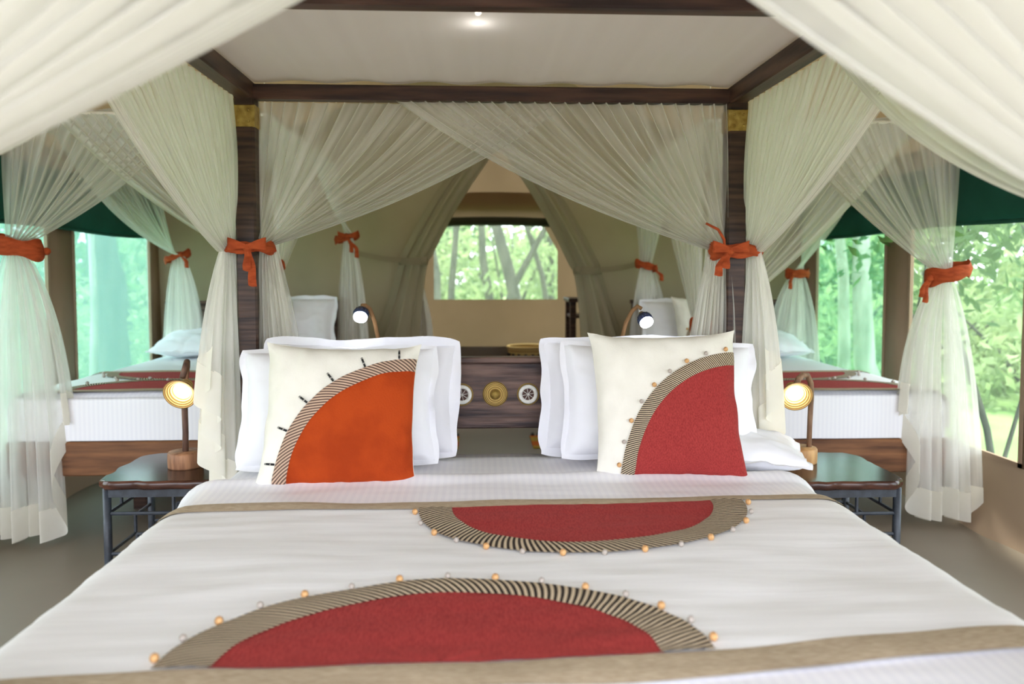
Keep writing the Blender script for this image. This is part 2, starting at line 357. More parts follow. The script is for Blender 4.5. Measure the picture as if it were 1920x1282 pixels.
def door_curtain(s, label):
    tx, tz = LT if s < 0 else RT
    t = thing('door_curtain', label, 'curtain', (tx, YP - .06, 0), 0)
    m = MB()
    def f(u, v):
        # v: 0 apex .. 1 floor ; u across the bundle
        if v < .5:
            k = v / .5; x = lerp(AX, tx, k); z = lerp(AZ, tz, k); wd = lerp(.10, .11, k)
            x += s * .05 * math.sin(PI * k)
        else:
            k = (v - .5) / .5; x = tx + s * .32 * k; z = lerp(tz, .02, k); wd = lerp(.10, .17, smooth(k * 1.6))
        a = u * 2 * PI
        fx = math.cos(a) * wd * (1 + .22 * math.sin(6 * a + 2 * v)); fy = math.sin(a) * wd * .6 * (1 + .35 * math.sin(7 * a))
        return (x + fx - s * -.0 - tx, fy, z)
    m.grid(f, 72, 44, True); m.build('panel', 'canvas_olive', t)
    st = MB()
    st.grid(lambda u, v: (s * lerp(-.12, .46, u) , -.10 + .06 * u, tz + .02 + lerp(-.022, .022, v) + s * 0 + .05 * u - .03 * math.sin(PI * u)), 14, 2)
    st.lathe([(.118, tz - .03), (.125, tz), (.118, tz + .03)], 20, Matrix.Scale(1, 4))
    st.build('tie_strap', 'canvas', t)
door_curtain(-1, 'khaki canvas door curtain tied back beside the white towel')
door_curtain(1, 'khaki canvas door curtain tied back beside the dark wooden post')

bw = MB()
WX0, WX1, WZ0, WZ1 = -.46, .913, 1.104, 1.925
def bwall(x0, x1, z0, z1): bw.grid(lambda u, v: (lerp(x0, x1, u), YB + .015 * fb(lerp(x0, x1, u) * 4, lerp(z0, z1, v) * 2), lerp(z0, z1, v)), 24, 8)
bwall(XL, XR, .0, WZ0); bwall(XL, WX0, WZ0, WZ1); bwall(WX1, XR, WZ0, WZ1)
bw.grid(lambda u, v: (lerp(XL, XR, u), YB, lerp(WZ1, 2.29 - .05 * abs(lerp(XL, XR, u) - .25) ** 2, v)), 30, 4)
for x0, x1 in ((WX0, WX0 + .16), (WX1, WX1 - .16)):     # cut upper corners of the window
    bw.add([(x0, YB - .004, WZ1), (x1, YB - .004, WZ1), (x0, YB - .004, 1.64)], [(0, 1, 2)])
struct(bw.build('wall_back', 'canvas_tan'))
g = MB(); g.grid(lambda u, v: (lerp(XL, XR, u), YB + .05, lerp(2.1, ceil_pt(lerp(XL, XR, u)) + .01, v)), 40, 4); struct(g.build('wall_gable', 'canvas_tan'))
g = MB(); g.box((XC, YB - .02, .30), (5.4, .02, .56)); struct(g.build('baseboard_back', 'floor', None, False))
for X, k in ((XL, 'left'), (XR, 'right')):
    g = MB(); g.box((X, (YP + YB) / 2, ZE / 2), (.03, YB - YP, ZE)); struct(g.build('wall_back_%s' % k, 'canvas_brown', None, False))
e = struct(empty('window_9', (0, YB, 0)))
g = MB(); g.box(((WX0 + WX1) / 2, .01, (WZ0 + WZ1) / 2), (WX1 - WX0, .004, WZ1 - WZ0)); g.build('screen', 'screen_back', e, False)
g = MB(); g.tube([(lerp(WX0 - .02, WX1 - .02, i / 10), -.05, 1.955 - .02 * abs(i / 5 - 1) ** 2 + .012) for i in range(11)], .05, 10); g.build('rolled_flap', 'green_dark', e)

# ============================================================ beds
def bedframe(name, label, x0, x1, y0, y1, zr, ztop_base, zbase, hb_z, tie_caps=True, mid=True, main=False):
    """posts at the corners, rails round the top, a beam across the middle, base boards and headboard panel"""
    cx = (x0 + x1) / 2
    t = thing(name, label, 'bed', (cx, (y0 + y1) / 2, 0)); ox, oy = cx, (y0 + y1) / 2
    pw = .082
    for x in (x0, x1):
        for y in (y0, y1):
            m = MB(); m.box((x - ox, y - oy, (zr - .03) / 2), (pw, pw, zr - .03), .008); p = m.build('post', 'wood_dark', t, False)
            if main:
                m = MB(); m.box((x - ox, y - oy, zr - .10), (pw + .006, pw + .006, .088), .004)
                for a in (-.02, .02):
                    for b in (-.022, .022):
                        m.lathe([(.006, 0), (.004, .004), (0.0005, .005)], 8, Matrix.Translation((x - ox + a, y - oy - pw / 2 - .003, zr - .10 + b)) @ Matrix.Rotation(R(90), 4, 'X'))
                m.build('brass_cap', 'brass', p, False)
    for y in (y0, y1):
        m = MB(); m.box((0, y - oy, zr), (x1 - x0 + pw, .06, .06), .006); m.build('rail', 'wood_rail', t, False)
    for x in (x0, x1):
        m = MB(); m.box((x - ox, 0, zr + .005), (.07, y1 - y0 + pw, .07), .006); m.build('rail', 'wood_rail_y', t, False)
    if mid:
        m = MB(); m.box((0, 0, zr + .015), (x1 - x0, .06, .055), .006); m.build('rail', 'wood_rail', t, False)
    bh = ztop_base - zbase
    for y in (y0 - .0, y1):
        m = MB(); m.box((0, y - oy, (ztop_base + zbase) / 2), (x1 - x0 - pw, .05, bh), .008); m.build('base_board', 'wood_brown', t, False)
    for x in (x0, x1):
        m = MB(); m.box((x - ox, 0, (ztop_base + zbase) / 2), (.05, y1 - y0 - pw, bh), .008); m.build('base_board', 'wood_brown', t, False)
    m = MB(); m.box((0, y1 - oy - .01, (hb_z[0] + hb_z[1]) / 2), (x1 - x0 - pw, .04, hb_z[1] - hb_z[0]), .006); h = m.build('headboard', 'headwood', t, False)
    m = MB(); m.box((0, y1 - oy - .01, hb_z[1] + .012), (x1 - x0 - pw, .07, .024), .005); m.build('headboard_cap', 'headwood', t, False)
    return t, ox, oy
BX0, BX1, BY0, BY1, BZ = -.92, 1.08, 1.05, 3.2, 2.14
bed, box_, boy = bedframe('four_poster_bed', 'dark wooden four poster bed with brass capped posts and beaded headboard', BX0, BX1, BY0, BY1, BZ, .46, .26, (.772, 1.045), main=True)
# beadwork discs on the headboard
def disc(x, z, r, kind):
    o = MB(); T = Matrix.Translation((x - box_, BY1 - boy - .031, z)) @ Matrix.Rotation(R(90), 4, 'X')
    if kind == 'gold':
        o.lathe([(r, 0), (r, .004), (r * .7, .012), (r * .3, .016), (.001, .017)], 40, T); d = o.build('beaded_disc', 'bead_gold', bed)
        b = MB(); b.lathe([(.020, .015), (.017, .026), (.010, .033), (.001, .036)], 20, T); b.build('boss', 'brass', d)
    else:
        o.lathe([(r * 1.13, 0), (r * 1.13, .004), (r, .006)], 40, T); o.lathe([(r * .6, .006), (.001, .007)], 40, T); d = o.build('beaded_disc', 'bead_brown', bed)
        b = MB(); b.lathe([(r, .003), (r * .98, .010), (r * .80, .013), (r * .62, .010), (r * .60, .004)], 40, T); b.build('white_ring', 'bead_white', d)
        gb = MB(); gb.lathe([(r * 1.16, 0), (r * 1.14, .006), (r * 1.02, .006), (r, .001)], 40, T); gb.build('gold_rim', 'bead_gold', d)
        sp = MB()
        for k in range(8):
            a = k * PI / 4 + .2
            sp.tube([T @ Vector((0, 0, .009)), T @ Vector((r * .6 * math.cos(a), r * .6 * math.sin(a), .009))], .0012, 5)
        sp.build('spoke', 'bead_white', d)
disc(-.056, .915, .040, 'white'); disc(.216, .915, .040, 'white'); disc(.080, .917, .052, 'gold')

def side_bed(label, x0, x1, y0, y1, zt, zb):
    cx, cy = (x0 + x1) / 2, (y0 + y1) / 2; W, D = x1 - x0, y1 - y0
    t = thing('canopy_bed', label, 'bed', (cx, cy, 0))
    for y in (-D / 2, D / 2): m = MB(); m.box((0, y, (zt + zb) / 2), (W, .05, zt - zb), .008); m.build('base_board', 'wood_brown', t, False)
    for x in (-W / 2 + .025, W / 2 - .025): m = MB(); m.box((x, 0, (zt + zb) / 2), (.05, D - .05, zt - zb), .008); m.build('base_board', 'wood_brown', t, False)
    for x in (-W / 2 + .42, W / 2 - .42):
        for y in (-D / 2 + .60, D / 2 - .20): m = MB(); m.box((x, y, (zb + .03) / 2), (.08, .08, zb + .03), .008); m.build('leg', 'wood_dark', t, False)
    m = MB(); m.box((0, D / 2 + .03, .70), (W, .05, .92), .008); m.build('headboard', 'headwood', t, False)
    m = MB(); m.box((0, D / 2 + .03, 1.17), (W + .02, .08, .03), .006); m.build('headboard_cap', 'headwood', t, False)
def net_frame(label, x0, x1, y0, y1, z):
    cx, cy = (x0 + x1) / 2, (y0 + y1) / 2
    t = thing('mosquito_net_hanger', label, 'net hanger', (cx, cy, z), 0, 'hung net frames')
    P = [(x0 - cx, y0 - cy, 0), (x1 - cx, y0 - cy, 0), (x1 - cx, y1 - cy, 0), (x0 - cx, y1 - cy, 0)]
    for i in range(4): m = MB(); m.tube([P[i], P[(i + 1) % 4]], .010, 8); m.build('rod', 'cream', t)
    for p in P: m = MB(); xx = p[0] + cx; m.tube([p, (p[0], p[1], max(.03, ceil_pt(xx) - z))], .003, 5); m.build('cord', 'cream', t)
side_bed('narrow wooden bed by the teal screened windows', -2.43, -1.09, 4.1, 6.2, .535, .355)
side_bed('narrow wooden bed by the leafy right hand windows', 1.28, 2.64, 4.2, 6.25, .485, .295)
net_frame('thin hung frame carrying the nets by the teal windows', -2.45, -1.08, 4.08, 6.15, 2.225)
net_frame('thin hung frame carrying the nets by the leafy windows', 1.27, 2.66, 4.18, 6.2, 2.235)

# -- soft bedding: cross section of a made bed (arc length s from the centre line)
def cross(s, hw, ztop, r):
    a = hw - r; sg = 1 if s >= 0 else -1; q = abs(s)
    if q <= a: return s, ztop + .006 * (1 - (q / hw) ** 4), 0, 1
    q -= a; L4 = r * PI / 2
    if q <= L4:
        t = q / r; return sg * (a + r * math.sin(t)), ztop - r * (1 - math.cos(t)) + .006 * (1 - (a / hw) ** 4) * (1 - q / L4), sg * math.sin(t), math.cos(t)
    return sg * hw, ztop - r - (q - L4), sg, 0
def wr(x, y, amp=1.0): return amp * (.010 * fb(x * 1.7 + 3, y * 2.2) + .004 * fb(x * 5, y * 9, 2) + .0025 * fb(x * 4, y * 24, 5))
def mattress(cx, hw, y0, y1, ztop, zbot, r, mat, label, wrinkle=1.0, ry=.10, name='mattress'):
    m = MB(); smax = hw - r + r * PI / 2 + (ztop - r - zbot)
    def f(u, v):
        s = lerp(-smax, smax, u); x, z, nx, nz = cross(s, hw, ztop, r)
        # rounded at both ends
        yl = y1 - y0; d = v * (yl + 2 * (ztop - zbot)) - (ztop - zbot)
        if d < 0: k = max(-d, 0); y = y0; zz = ztop - k; z = min(z, zz)
        elif d > yl: k = d - yl; y = y1; z = min(z, ztop - k)
        else:
            y = y0 + d
            e = min(d, yl - d)
            if e < ry: z -= (ry - math.sqrt(max(0, ry * ry - (ry - e) ** 2))) * nz
        o = wr(cx + x, y, wrinkle)
        return (cx + x + nx * o, y, max(zbot, z + nz * o))
    m.grid(f, 96, 110); cy = (y0 + y1) / 2
    o = m.build(name, mat, None, True, (cx, cy, zbot)); return tag(o, label, 'mattress' if name == 'mattress' else 'duvet')
HW, CX, ZT, RR = 1.075, .105, .692, .11
mattress(CX, HW - .02, .98, 3.13, ZT - .012, .465, RR, 'sheet', 'deep white mattress with a satin striped sheet on the four poster bed', .6)
# top sheet / duvet folded back below the pillows
dv = MB()
sm = HW - RR + RR * PI / 2 + .20
def duv(u, v):
    s = lerp(-sm, sm, u); x, z, nx, nz = cross(s, HW, ZT, RR)
    yh = 2.66 + .03 * fb(s * 1.5, 7) + .02 * s
    y = lerp(.97, yh, v); off = wr(CX + x, y) + .012
    e = (yh - y)
    off += .018 * math.exp(-((e - .04) / .05) ** 2) - (.02 if v > .995 else 0)
    e2 = y - .97
    if e2 < .10: z -= (.10 - math.sqrt(max(0, .01 - (.10 - e2) ** 2))) * nz
    return (CX + x + nx * off, y, z + nz * off)
dv.grid(duv, 110, 130)
tag(dv.build('duvet', 'sheet', None, True), 'white satin striped duvet folded back below the leaning pillows', 'duvet')

# throw across the bed
th = thing('bed_throw', 'off white bed throw with two red half circles and burlap borders', 'throw', (CX, 1.9, ZT))
def yfar(s): return 2.345 + .02 * smooth((s + 1) / 2) + .012 * fb(s * 2.2, 3) - .012 * math.cos(s * 2.5)
def ynear(s): return lerp(1.265, 1.275, (s + 1.2) / 1.2) if s < 0 else 1.275 + .10 * smooth(s / 1.1)
def bedpt(s, y, lift):
    x, z, nx, nz = cross(s, HW, ZT, RR); o = wr(CX + x, y) + .012 + lift + .006 * fb(s * 3 + 9, y * 5)*.5 
    return (x + nx * o, y - 1.9, z + nz * o - ZT)
ST = HW - RR + RR * PI / 2 + .17
SF, SN = .062, .088
m = MB(); m.grid(lambda u, v: bedpt(lerp(-ST, ST, u), lerp(ynear(lerp(-ST, ST, u)), yfar(lerp(-ST, ST, u)), v), .006), 120, 70); m.build('cloth', 'throw', th)
m = MB(); m.grid(lambda u, v: bedpt(lerp(-ST, ST, u), yfar(lerp(-ST, ST, u)) - SF * v, .0095 + .002 * math.sin(PI * v)), 120, 6); m.build('border', 'burlap', th)
m = MB(); m.grid(lambda u, v: bedpt(lerp(-ST, ST, u), ynear(lerp(-ST, ST, u)) + SN * v, .0095 + .002 * math.sin(PI * v)), 120, 8); m.build('border', 'burlap', th)
def half_disc(cx, rx, ry, sg, edge, bw, nb, a0=0.0):
    def base(s): return edge(s)
    def pt(r, a, lift):
        s = cx + rx * r * math.cos(a)
        return bedpt(s, base(s) + sg * ry * r * math.sin(a), lift)
    k = 1 - bw / ((rx + ry) / 2)
    m = MB(); m.grid(lambda u, v: pt(lerp(.001, k, v), PI * u, .011 + .002 * fb(u * 9, v * 5)), 64, 18); m.build('velvet_half_circle', 'red', th)
    m = MB(); m.grid(lambda u, v: pt(lerp(k - .01, 1, v), PI * u, .0125 + .002 * math.sin(PI * v)), 72, 4); m.build('striped_band', 'band' if sg < 0 else 'band_near', th)
    bm = [None, None]
    for i in range(nb):
        a = PI * (i + .5) / nb; p = pt(1.022, a, .015); j = i % 2
        if bm[j] is None:
            q = MB(); rr = .0088 if j == 0 else .0072
            q.lathe([(.002, -rr), (rr * .75, -rr * .7), (rr, 0), (rr * .75, rr * .7), (.002, rr)], 10)
            o = q.build('bead', 'beadwood' if j == 0 else 'beadgrey', th); bm[j] = o
        else:
            o = bm[j].copy(); COL.objects.link(o); o.parent = th
        o.location = p
half_disc(.215, .49, .40, -1, lambda s: yfar(s) - SF, .085, 15)
half_disc(-.17, .51, .365, 1, lambda s: ynear(s) + SN, .085, 15)

mattress(-1.76, .66, 4.08, 6.1, .775, .54, .09, 'sheet', 'white mattress on the canopy bed by the teal screened windows', .5)
mattress(1.96, .67, 4.18, 6.15, .745, .49, .09, 'sheet', 'white mattress on the canopy bed by the leafy right hand windows', .5)
def small_throw(cx, hw, zt, y0, y1, label):
    t = thing('bed_throw', label, 'throw', (cx, (y0 + y1) / 2, zt)); cy = (y0 + y1) / 2
    def pt(s, y, l):
        x, z, nx, nz = cross(s, hw, zt, .09); o = wr(cx + x, y, .5) + l
        return (x + nx * o, y - cy, z + nz * o - zt)
    S = hw + .16
    m = MB(); m.grid(lambda u, v: pt(lerp(-S, S, u), lerp(y0, y1, v), .010), 60, 30); m.build('cloth', 'throw', t)
    for ya, yb in ((y0, y0 + .07), (y1 - .07, y1)):
        m = MB(); m.grid(lambda u, v: pt(lerp(-S, S, u), lerp(ya, yb, v), .014), 60, 3); m.build('border', 'burlap', t)
    for cxx, sg, yb in ((.05, 1, y0 + .07), (0, -1, y1 - .07)):
        m = MB(); m.grid(lambda u, v: pt(cxx + .44 * v * math.cos(PI * u), yb + sg * .32 * v * math.sin(PI * u), .014), 32, 8); m.build('velvet_half_circle', 'red', t)
        m = MB(); m.grid(lambda u, v: pt(cxx + lerp(.43, .5, v) * math.cos(PI * u), yb + sg * lerp(.31, .37, v) * math.sin(PI * u), .016), 32, 3); m.build('striped_band', 'band', t)
        b0 = None
        for i in range(9):
            a = PI * (i + .5) / 9; p = pt(cxx + .52 * math.cos(a), yb + sg * .39 * math.sin(a), .02)
            if b0 is None:
                q = MB(); q.lathe([(.002, -.01), (.009, -.006), (.011, 0), (.009, .006), (.002, .01)], 8); o = q.build('bead', 'beadgrey', t); b0 = o
            else: o = b0.copy(); COL.objects.link(o); o.parent = t
            o.location = p
small_throw(-1.76, .66, .775, 4.12, 4.95, 'red and off white throw on the bed by the teal screened windows')
small_throw(1.96, .67, .745, 4.16, 5.0, 'red and off white throw on the bed by the leafy right hand windows')

# ------------------------------------------------------------ pillows
def pillow_shape(w, h, th, seed, pinch=.07, flange=0.0):
    def body(u, v, side):
        # u,v in -1..1 ; local x across, z up, y depth
        x = w / 2 * u * (1 - pinch * (1 - v * v) + (.04 if not flange else -.018) * abs(u * v) ** 6 + .012 * fb(v * 3, seed, u)); z = h / 2 * v * (1 - pinch * (1 - u * u) + (.04 if not flange else -.018) * abs(u * v) ** 6 + .012 * fb(u * 3, seed + 2, v))
        e = max(0, (1 - abs(u) ** 3.0)) * max(0, (1 - abs(v) ** 3.0))
        d = th / 2 * e ** .5
        n = .018 * fb(u * 1.8 + seed, v * 1.8, side) * e + .008 * fb(u * 4 + seed, v * 4, side + 4) * e ** .4 + .004 * fb((u + v) * 6 + seed, (u - v) * 2, side) * (1 - e)
        wrk = .012 * fb(u * 7, v * 3 + seed, 3) * (1 - e)
        return Vector((x, -side * (d + n) + wrk, z))
    return body
def build_pillow(name, label, cat, w, h, th, mat, loc, rot, seed, flange=0.0, pinch=.07, group=None, patch=None):
    body = pillow_shape(w, h, th, seed, pinch, flange); m = MB(); n = 40
    for side in (1, -1):
        m.grid(lambda a, b: body(a * 2 - 1, b * 2 - 1, side), n, n)
    if flange:
        # flat stitched border round the seam
        ring = []
        for k in range(160):
            t = k / 160 * 4; i = int(t); q = t - i
            ring.append([(q * 2 - 1, -1), (1, q * 2 - 1), (1 - q * 2, 1), (-1, 1 - q * 2)][i])
        def fl_(u, v):
            k = int(round(u * 160)) % 160; a, b = ring[k]; p = body(a, b, 1)
            out = Vector((a if abs(a) == 1 else a ** 5, 0, b if abs(b) == 1 else b ** 5))
            return p + out * flange * v * (1 - .5 * abs(a * b) ** 6) * (1 + .5 * fb(k * .09, seed + 8)) + Vector((0, (.022 * fb(k * .16, seed) + .035 * fb(k * .06, seed + 4)) * v, 0))
        m.grid(fl_, 160, 3, True)
    root = m.build(name, mat, None, True); root.location = loc; root.rotation_euler = rot
    tag(root, label, cat, group)
    if patch:
        vel, band, style, R1, bwid = patch
        def pp(r, a, lift):
            u = 1 - r * math.cos(a) * 2; v = -1 + r * math.sin(a) * 2
            u = max(-.995, min(.995, u)); v = max(-.995, min(.995, v))
            p = body(u, v, 1); p.y -= lift; return p
        q = MB(); q.grid(lambda u, v: pp(lerp(.002, R1 - bwid, v), u * PI / 2, .0035), 40, 30); q.build('velvet_quarter', vel, root)
        q = MB(); q.grid(lambda u, v: pp(lerp(R1 - bwid - .006, R1, v), u * PI / 2, .005 + .002 * math.sin(PI * v)), 60, 4); q.build('striped_band', band, root)
        first = {}
        nb = 6 if style == 'rod' else 9
        for i in range(nb):
            a = PI / 2 * (i + .6) / (nb + .1)
            if style == 'rod':
                p0 = pp(R1 + .004, a, .006); p1 = pp(R1 + .075, a, .009)
                if 0 not in first:
                    q = MB(); q.tube([(0, 0, -.017), (0, 0, .017)], .0036, 8); o = q.build('bead_rod', 'beadblack', root); first[0] = o
                else: o = first[0].copy(); COL.objects.link(o); o.parent = root
                o.location = (p0 + p1) / 2; d = (p1 - p0).normalized(); o.rotation_euler = d.to_track_quat('Z', 'Y').to_euler()
            else:
                p = pp(R1 + .022, a, .010); j = i % 2
                if j not in first:
                    rr = .0085 if j == 0 else .0075
                    q = MB(); q.lathe([(.001, -rr), (rr * .75, -rr * .7), (rr, 0), (rr * .75, rr * .7), (.001, rr)], 10)
                    o = q.build('bead', 'beadwood' if j == 0 else 'beadgrey', root); first[j] = o
                else: o = first[j].copy(); COL.objects.link(o); o.parent = root
                o.location = p
    return root
WP = 'white pillows leaning on the main headboard'
build_pillow('pillow', 'flanged white pillow leaning on the headboard, behind the plain one and orange cushion', 'pillow', .74, .43, .15, 'pillow', (-.45, 3.05, .925), (R(-14), R(1), 0), 1.3, .035, group=WP)
build_pillow('pillow', 'white pillow directly behind the orange cushion', 'pillow', .72, .43, .16, 'pillow', (-.51, 2.89, .92), (R(-18), R(-1), R(1)), 4.1, .022, group=WP)
build_pillow('pillow', 'flanged white pillow leaning on the headboard, behind the plain one and red cushion', 'pillow', .76, .43, .15, 'pillow', (.65, 3.05, .93), (R(-14), 0, 0), 7.7, .035, group=WP)
build_pillow('pillow', 'white pillow directly behind the red cushion', 'pillow', .74, .43, .16, 'pillow', (.70, 2.91, .93), (R(-17), R(1), R(-1)), 9.2, .022, group=WP)
build_pillow('pillow', 'white pillow lying flat below the right hand lamp', 'pillow', .62, .36, .13, 'pillow', (.93, 2.90, .755), (R(-87), R(3), R(-14)), 12.2, .02, group=WP)
build_pillow('cushion', 'cream cushion with an orange velvet quarter circle and black rod beads', 'cushion', .52, .49, .15, 'cream', (-.465, 2.665, .928), (R(-20), R(1.5), R(2)), 2.2, 0, .05, patch=('orange', 'band2', 'rod', .90, .085))
build_pillow('cushion', 'cream cushion with a red velvet quarter circle and round wooden beads', 'cushion', .52, .52, .15, 'cream', (.68, 2.71, .945), (R(-18), R(-1), R(-2)), 5.8, 0, .05, patch=('redv', 'band', 'bead', .85, .085))
for cx, zt, yh, tx in ((-1.72, .80, 5.95, 'the teal window bed'), (1.94, .77, 6.0, 'the leafy window bed')):
    for k, dx in enumerate((-.32, .33)):
        pos = 'window side' if dx * cx > 0 else 'aisle side'
        flat = pos == 'window side'
        build_pillow('pillow', '%s white pillow, %s, at the head of %s' % ('flat lying' if flat else 'plump', pos, tx), 'pillow', .62, .44, .16, 'pillow', (cx + dx - (.0 if not flat else .02), yh - (.06 if flat else 0), zt + (.09 if flat else .21)), (R(-78 if flat else -20), R(3 * dx), 0), 20 + k + cx, .03, group='pillows of %s' % tx)
build_pillow('cushion', 'cream and orange cushion on the bed by the teal windows', 'cushion', .44, .44, .13, 'cream', (-1.60, 5.74, 1.02), (R(-20), 0, R(-8)), 31, 0, .05, patch=('orange', 'band2', 'rod', .85, .085))
build_pillow('cushion', 'cream and red cushion on the bed by the leafy windows', 'cushion', .46, .46, .13, 'cream', (1.74, 5.80, 1.0), (R(-20), 0, R(6)), 33, 0, .05, patch=('redv', 'band', 'bead', .95, .085))

# ------------------------------------------------------------ nets
def net(label, A, B, T, Ltot, folds, seed, perp, mat='net', sag=.06, wtie=.075, whem=.36, drift=(0, 0), d1=None, group=None, kfold=1.5, hemh=.16, zmin=.03, name='net_curtain', nv=22, amp=.022, minlow=.35):
    A, B, T = Vector(A), Vector(B), Vector(T); perp = Vector(perp)
    d1 = Vector(d1) if d1 else (B - A).normalized()
    nu = folds * 10; rnd = random.Random(seed)
    ph = [rnd.uniform(0, 6.28) for _ in range(4)]
    def phase(u): return 2 * PI * folds * u + .9 * math.sin(7 * u + ph[0]) + .6 * math.sin(17 * u + ph[1])
    def upper(u, v):
        p = phase(u); uu = u - kfold * math.sin(p) / (2 * PI * folds) * (1 - .3 * v)
        S = A.lerp(B, max(-.004, min(1.004, uu)))
        E = T + d1 * (uu - .35) * wtie + perp * .012 * math.cos(p * .5)
        # control point pulls the cloth down where it travels furthest
        C = S.lerp(E, .5); C.z -= sag * (.3 + 1.4 * u); C = C.lerp(Vector((lerp(S.x, E.x, .35), lerp(S.y, E.y, .35), C.z)), .55)
        q = S * (1 - v) ** 2 + C * 2 * v * (1 - v) + E * v ** 2
        a = amp * (1 + .5 * math.sin(3 * u + ph[2])) * (.45 + .55 * math.sin(PI * min(1, v * 1.1 + .12)))
        return q + perp * a * math.cos(p)
    def low_len(u):
        S = A.lerp(B, u)
        if Ltot > 2.1: return max(minlow, T.z - zmin - .6 * smooth((u - .72) / .22) - .03 * math.sin(9 * u + ph[1]) ** 2)
        return max(minlow, min(Ltot - (S - T).length * 1.0, T.z - zmin))
    def lower(u, t, off=0.0):
        # t: 0 tie .. 1 hem along the thread
        ln = low_len(u); dz = ln * t; p = phase(u) * .4
        k = 1 - math.exp(-dz / .42); wd = lerp(wtie, whem, k)
        a = lerp(.014, .055, k) + off
        uu = u - 2.4 * math.sin(p + .4) / (2 * PI * folds * .4)
        q = T + d1 * ((uu - .35) * wd) + perp * (a * math.sin(p) + .02 * k * math.sin(p * .37 + ph[3])) + d1 * (.016 * k * math.cos(p))
        q += Vector((drift[0], drift[1], 0)) * smooth(dz / max(.2, T.z)); q.z = T.z - dz
        return q
    m = MB(); m.grid(upper, nu, nv)
    def lw(u, v):
        te = 1 - hemh / low_len(u); return lower(u, v * te)
    m.grid(lw, nu, 16)
    root = m.build(name, mat); tag(root, label, 'curtain', group)
    h = MB(); h.grid(lambda u, v: lower(u, lerp(1 - (hemh + .005) / low_len(u), 1, v), .003), nu, 4); h.build('hem_band', 'hem', root)
    # doubled front edge of the cloth
    b = MB(); e0 = .965
    b.grid(lambda u, v: upper(lerp(e0, 1, u), v) + perp * -.004, 8, nv); b.build('edge_band', mat, root)
    return root

def tie_band(label, c, rx, ry, h, knot_dir=(0, -1), tails=((-.03, .10), (.03, .13)), rz=0.0, tilt=0.0, bow=True):
    t = thing('tie_band', label, 'curtain tie', c, rz, 'orange ties of the bed nets')
    m = MB()
    def f(u, v):
        a = u * 2 * PI; q = (v - .5)
        r = 1 + .10 * math.cos(q * PI) + .03 * math.sin(3 * a + 5 * v)
        return (rx * r * math.cos(a), ry * r * math.sin(a), q * h * (1 + .15 * math.sin(2 * a + 1)) + tilt * math.cos(a) * rx + .006 * math.sin(5 * a + v * 9))
    m.grid(f, 36, 10, True); m.build('band', 'tie', t)
    kx, ky = knot_dir[0] * rx * 1.1, knot_dir[1] * ry * 1.15
    q = MB(); q.lathe([(.001, -.022), (.016, -.014), (.021, 0), (.016, .014), (.001, .022)], 12, Matrix.Translation((kx, ky, tilt * kx)) @ Matrix.Rotation(R(60), 4, 'Y')); q.build('knot', 'tie', t)
    for dx, ln in tails:
        q = MB()
        q.grid(lambda u, v: (kx + dx * smooth(v * 1.5) + (u - .5) * .024 * (1 + .4 * v), ky - .012 - .006 * math.sin(u * PI) + .01 * math.sin(v * 6), tilt * kx - v * ln + .004 * math.sin(v * 9 + u * 3)), 4, 10)
        q.build('tail', 'tie', t)
    if bow:
        for sg in (-1, 1):
            q = MB()
            q.grid(lambda u, v: (kx + sg * (.075 * math.sin(PI * u) ** .8) * (1 if True else 0) * (.55 + .45 * math.sin(PI * u)), ky - .015 - .012 * math.sin(2 * PI * u), .004 + tilt * kx + (v - .5) * .035 * (.4 + math.sin(PI * u)) + sg * .0 + .012 * math.sin(PI * u)), 16, 4)
            q.build('bow_loop', 'tie', t)
    return t
G1 = 'nets of the four poster bed'
zr = BZ - .032
net('white net across the headboard end, gathered at the post by the orange cushion', (-.875, 3.225, zr), (.39, 3.225, zr), (-.865, 3.21, 1.53), 2.03, 22, 1, (0, -1, 0), sag=.05, group=G1, whem=.24, drift=(.05, .06))
net('white net across the headboard end, gathered at the post by the red cushion', (1.035, 3.185, zr), (-.315, 3.185, zr), (1.02, 3.185, 1.51), 2.03, 24, 2, (0, -1, 0), sag=.05, group=G1, whem=.24, drift=(-.05, .06))
net('white side net above the left nightstand, tied at the headboard post', (-.965, 3.13, BZ - .03), (-.965, 1.78, BZ - .03), (-.985, 3.17, 1.50), 2.05, 24, 3, (-1, 0, 0), sag=.05, group=G1, whem=.30, d1=(-.45, -.89, 0), drift=(.0, -.02))
net('white side net above the right nightstand, tied at the headboard post', (1.125, 3.13, BZ - .03), (1.125, 1.80, BZ - .03), (1.14, 3.17, 1.50), 2.05, 24, 4, (1, 0, 0), sag=.05, group=G1, whem=.30, d1=(.45, -.89, 0), drift=(-.01, -.02))
net('white side net tied at the foot post beside the teal windows', (-.965, 1.12, BZ - .03), (-.965, 2.28, BZ - .03), (-.985, 1.08, 1.50), 2.05, 18, 5, (-1, 0, 0), mat='netfront', sag=.10, group=G1)
net('white side net tied at the foot post beside the leafy windows', (1.125, 1.12, BZ - .03), (1.125, 2.42, BZ - .03), (1.14, 1.08, 1.45), 2.05, 18, 6, (1, 0, 0), mat='netfront', sag=.10, group=G1)
net('white net draped across the foot end towards the teal windows', (-.89, 1.03, zr), (.28, 1.03, zr), (-.95, 1.0, 1.44), 2.03, 11, 7, (0, -1, 0), mat='netfront', sag=.02, group=G1, amp=.045, kfold=.9)
net('white net draped across the foot end towards the leafy windows', (1.05, .99, zr), (-.12, .99, zr), (1.11, .98, 1.36), 2.03, 11, 8, (0, -1, 0), mat='netfront', sag=.02, group=G1, amp=.045, kfold=.9)
tie_band('orange tie bow knotted round the headboard post by the orange cushion', (-.925, 3.19, 1.515), .105, .075, .045, (.25, -1), ((.02, .15), (.0, .09)))
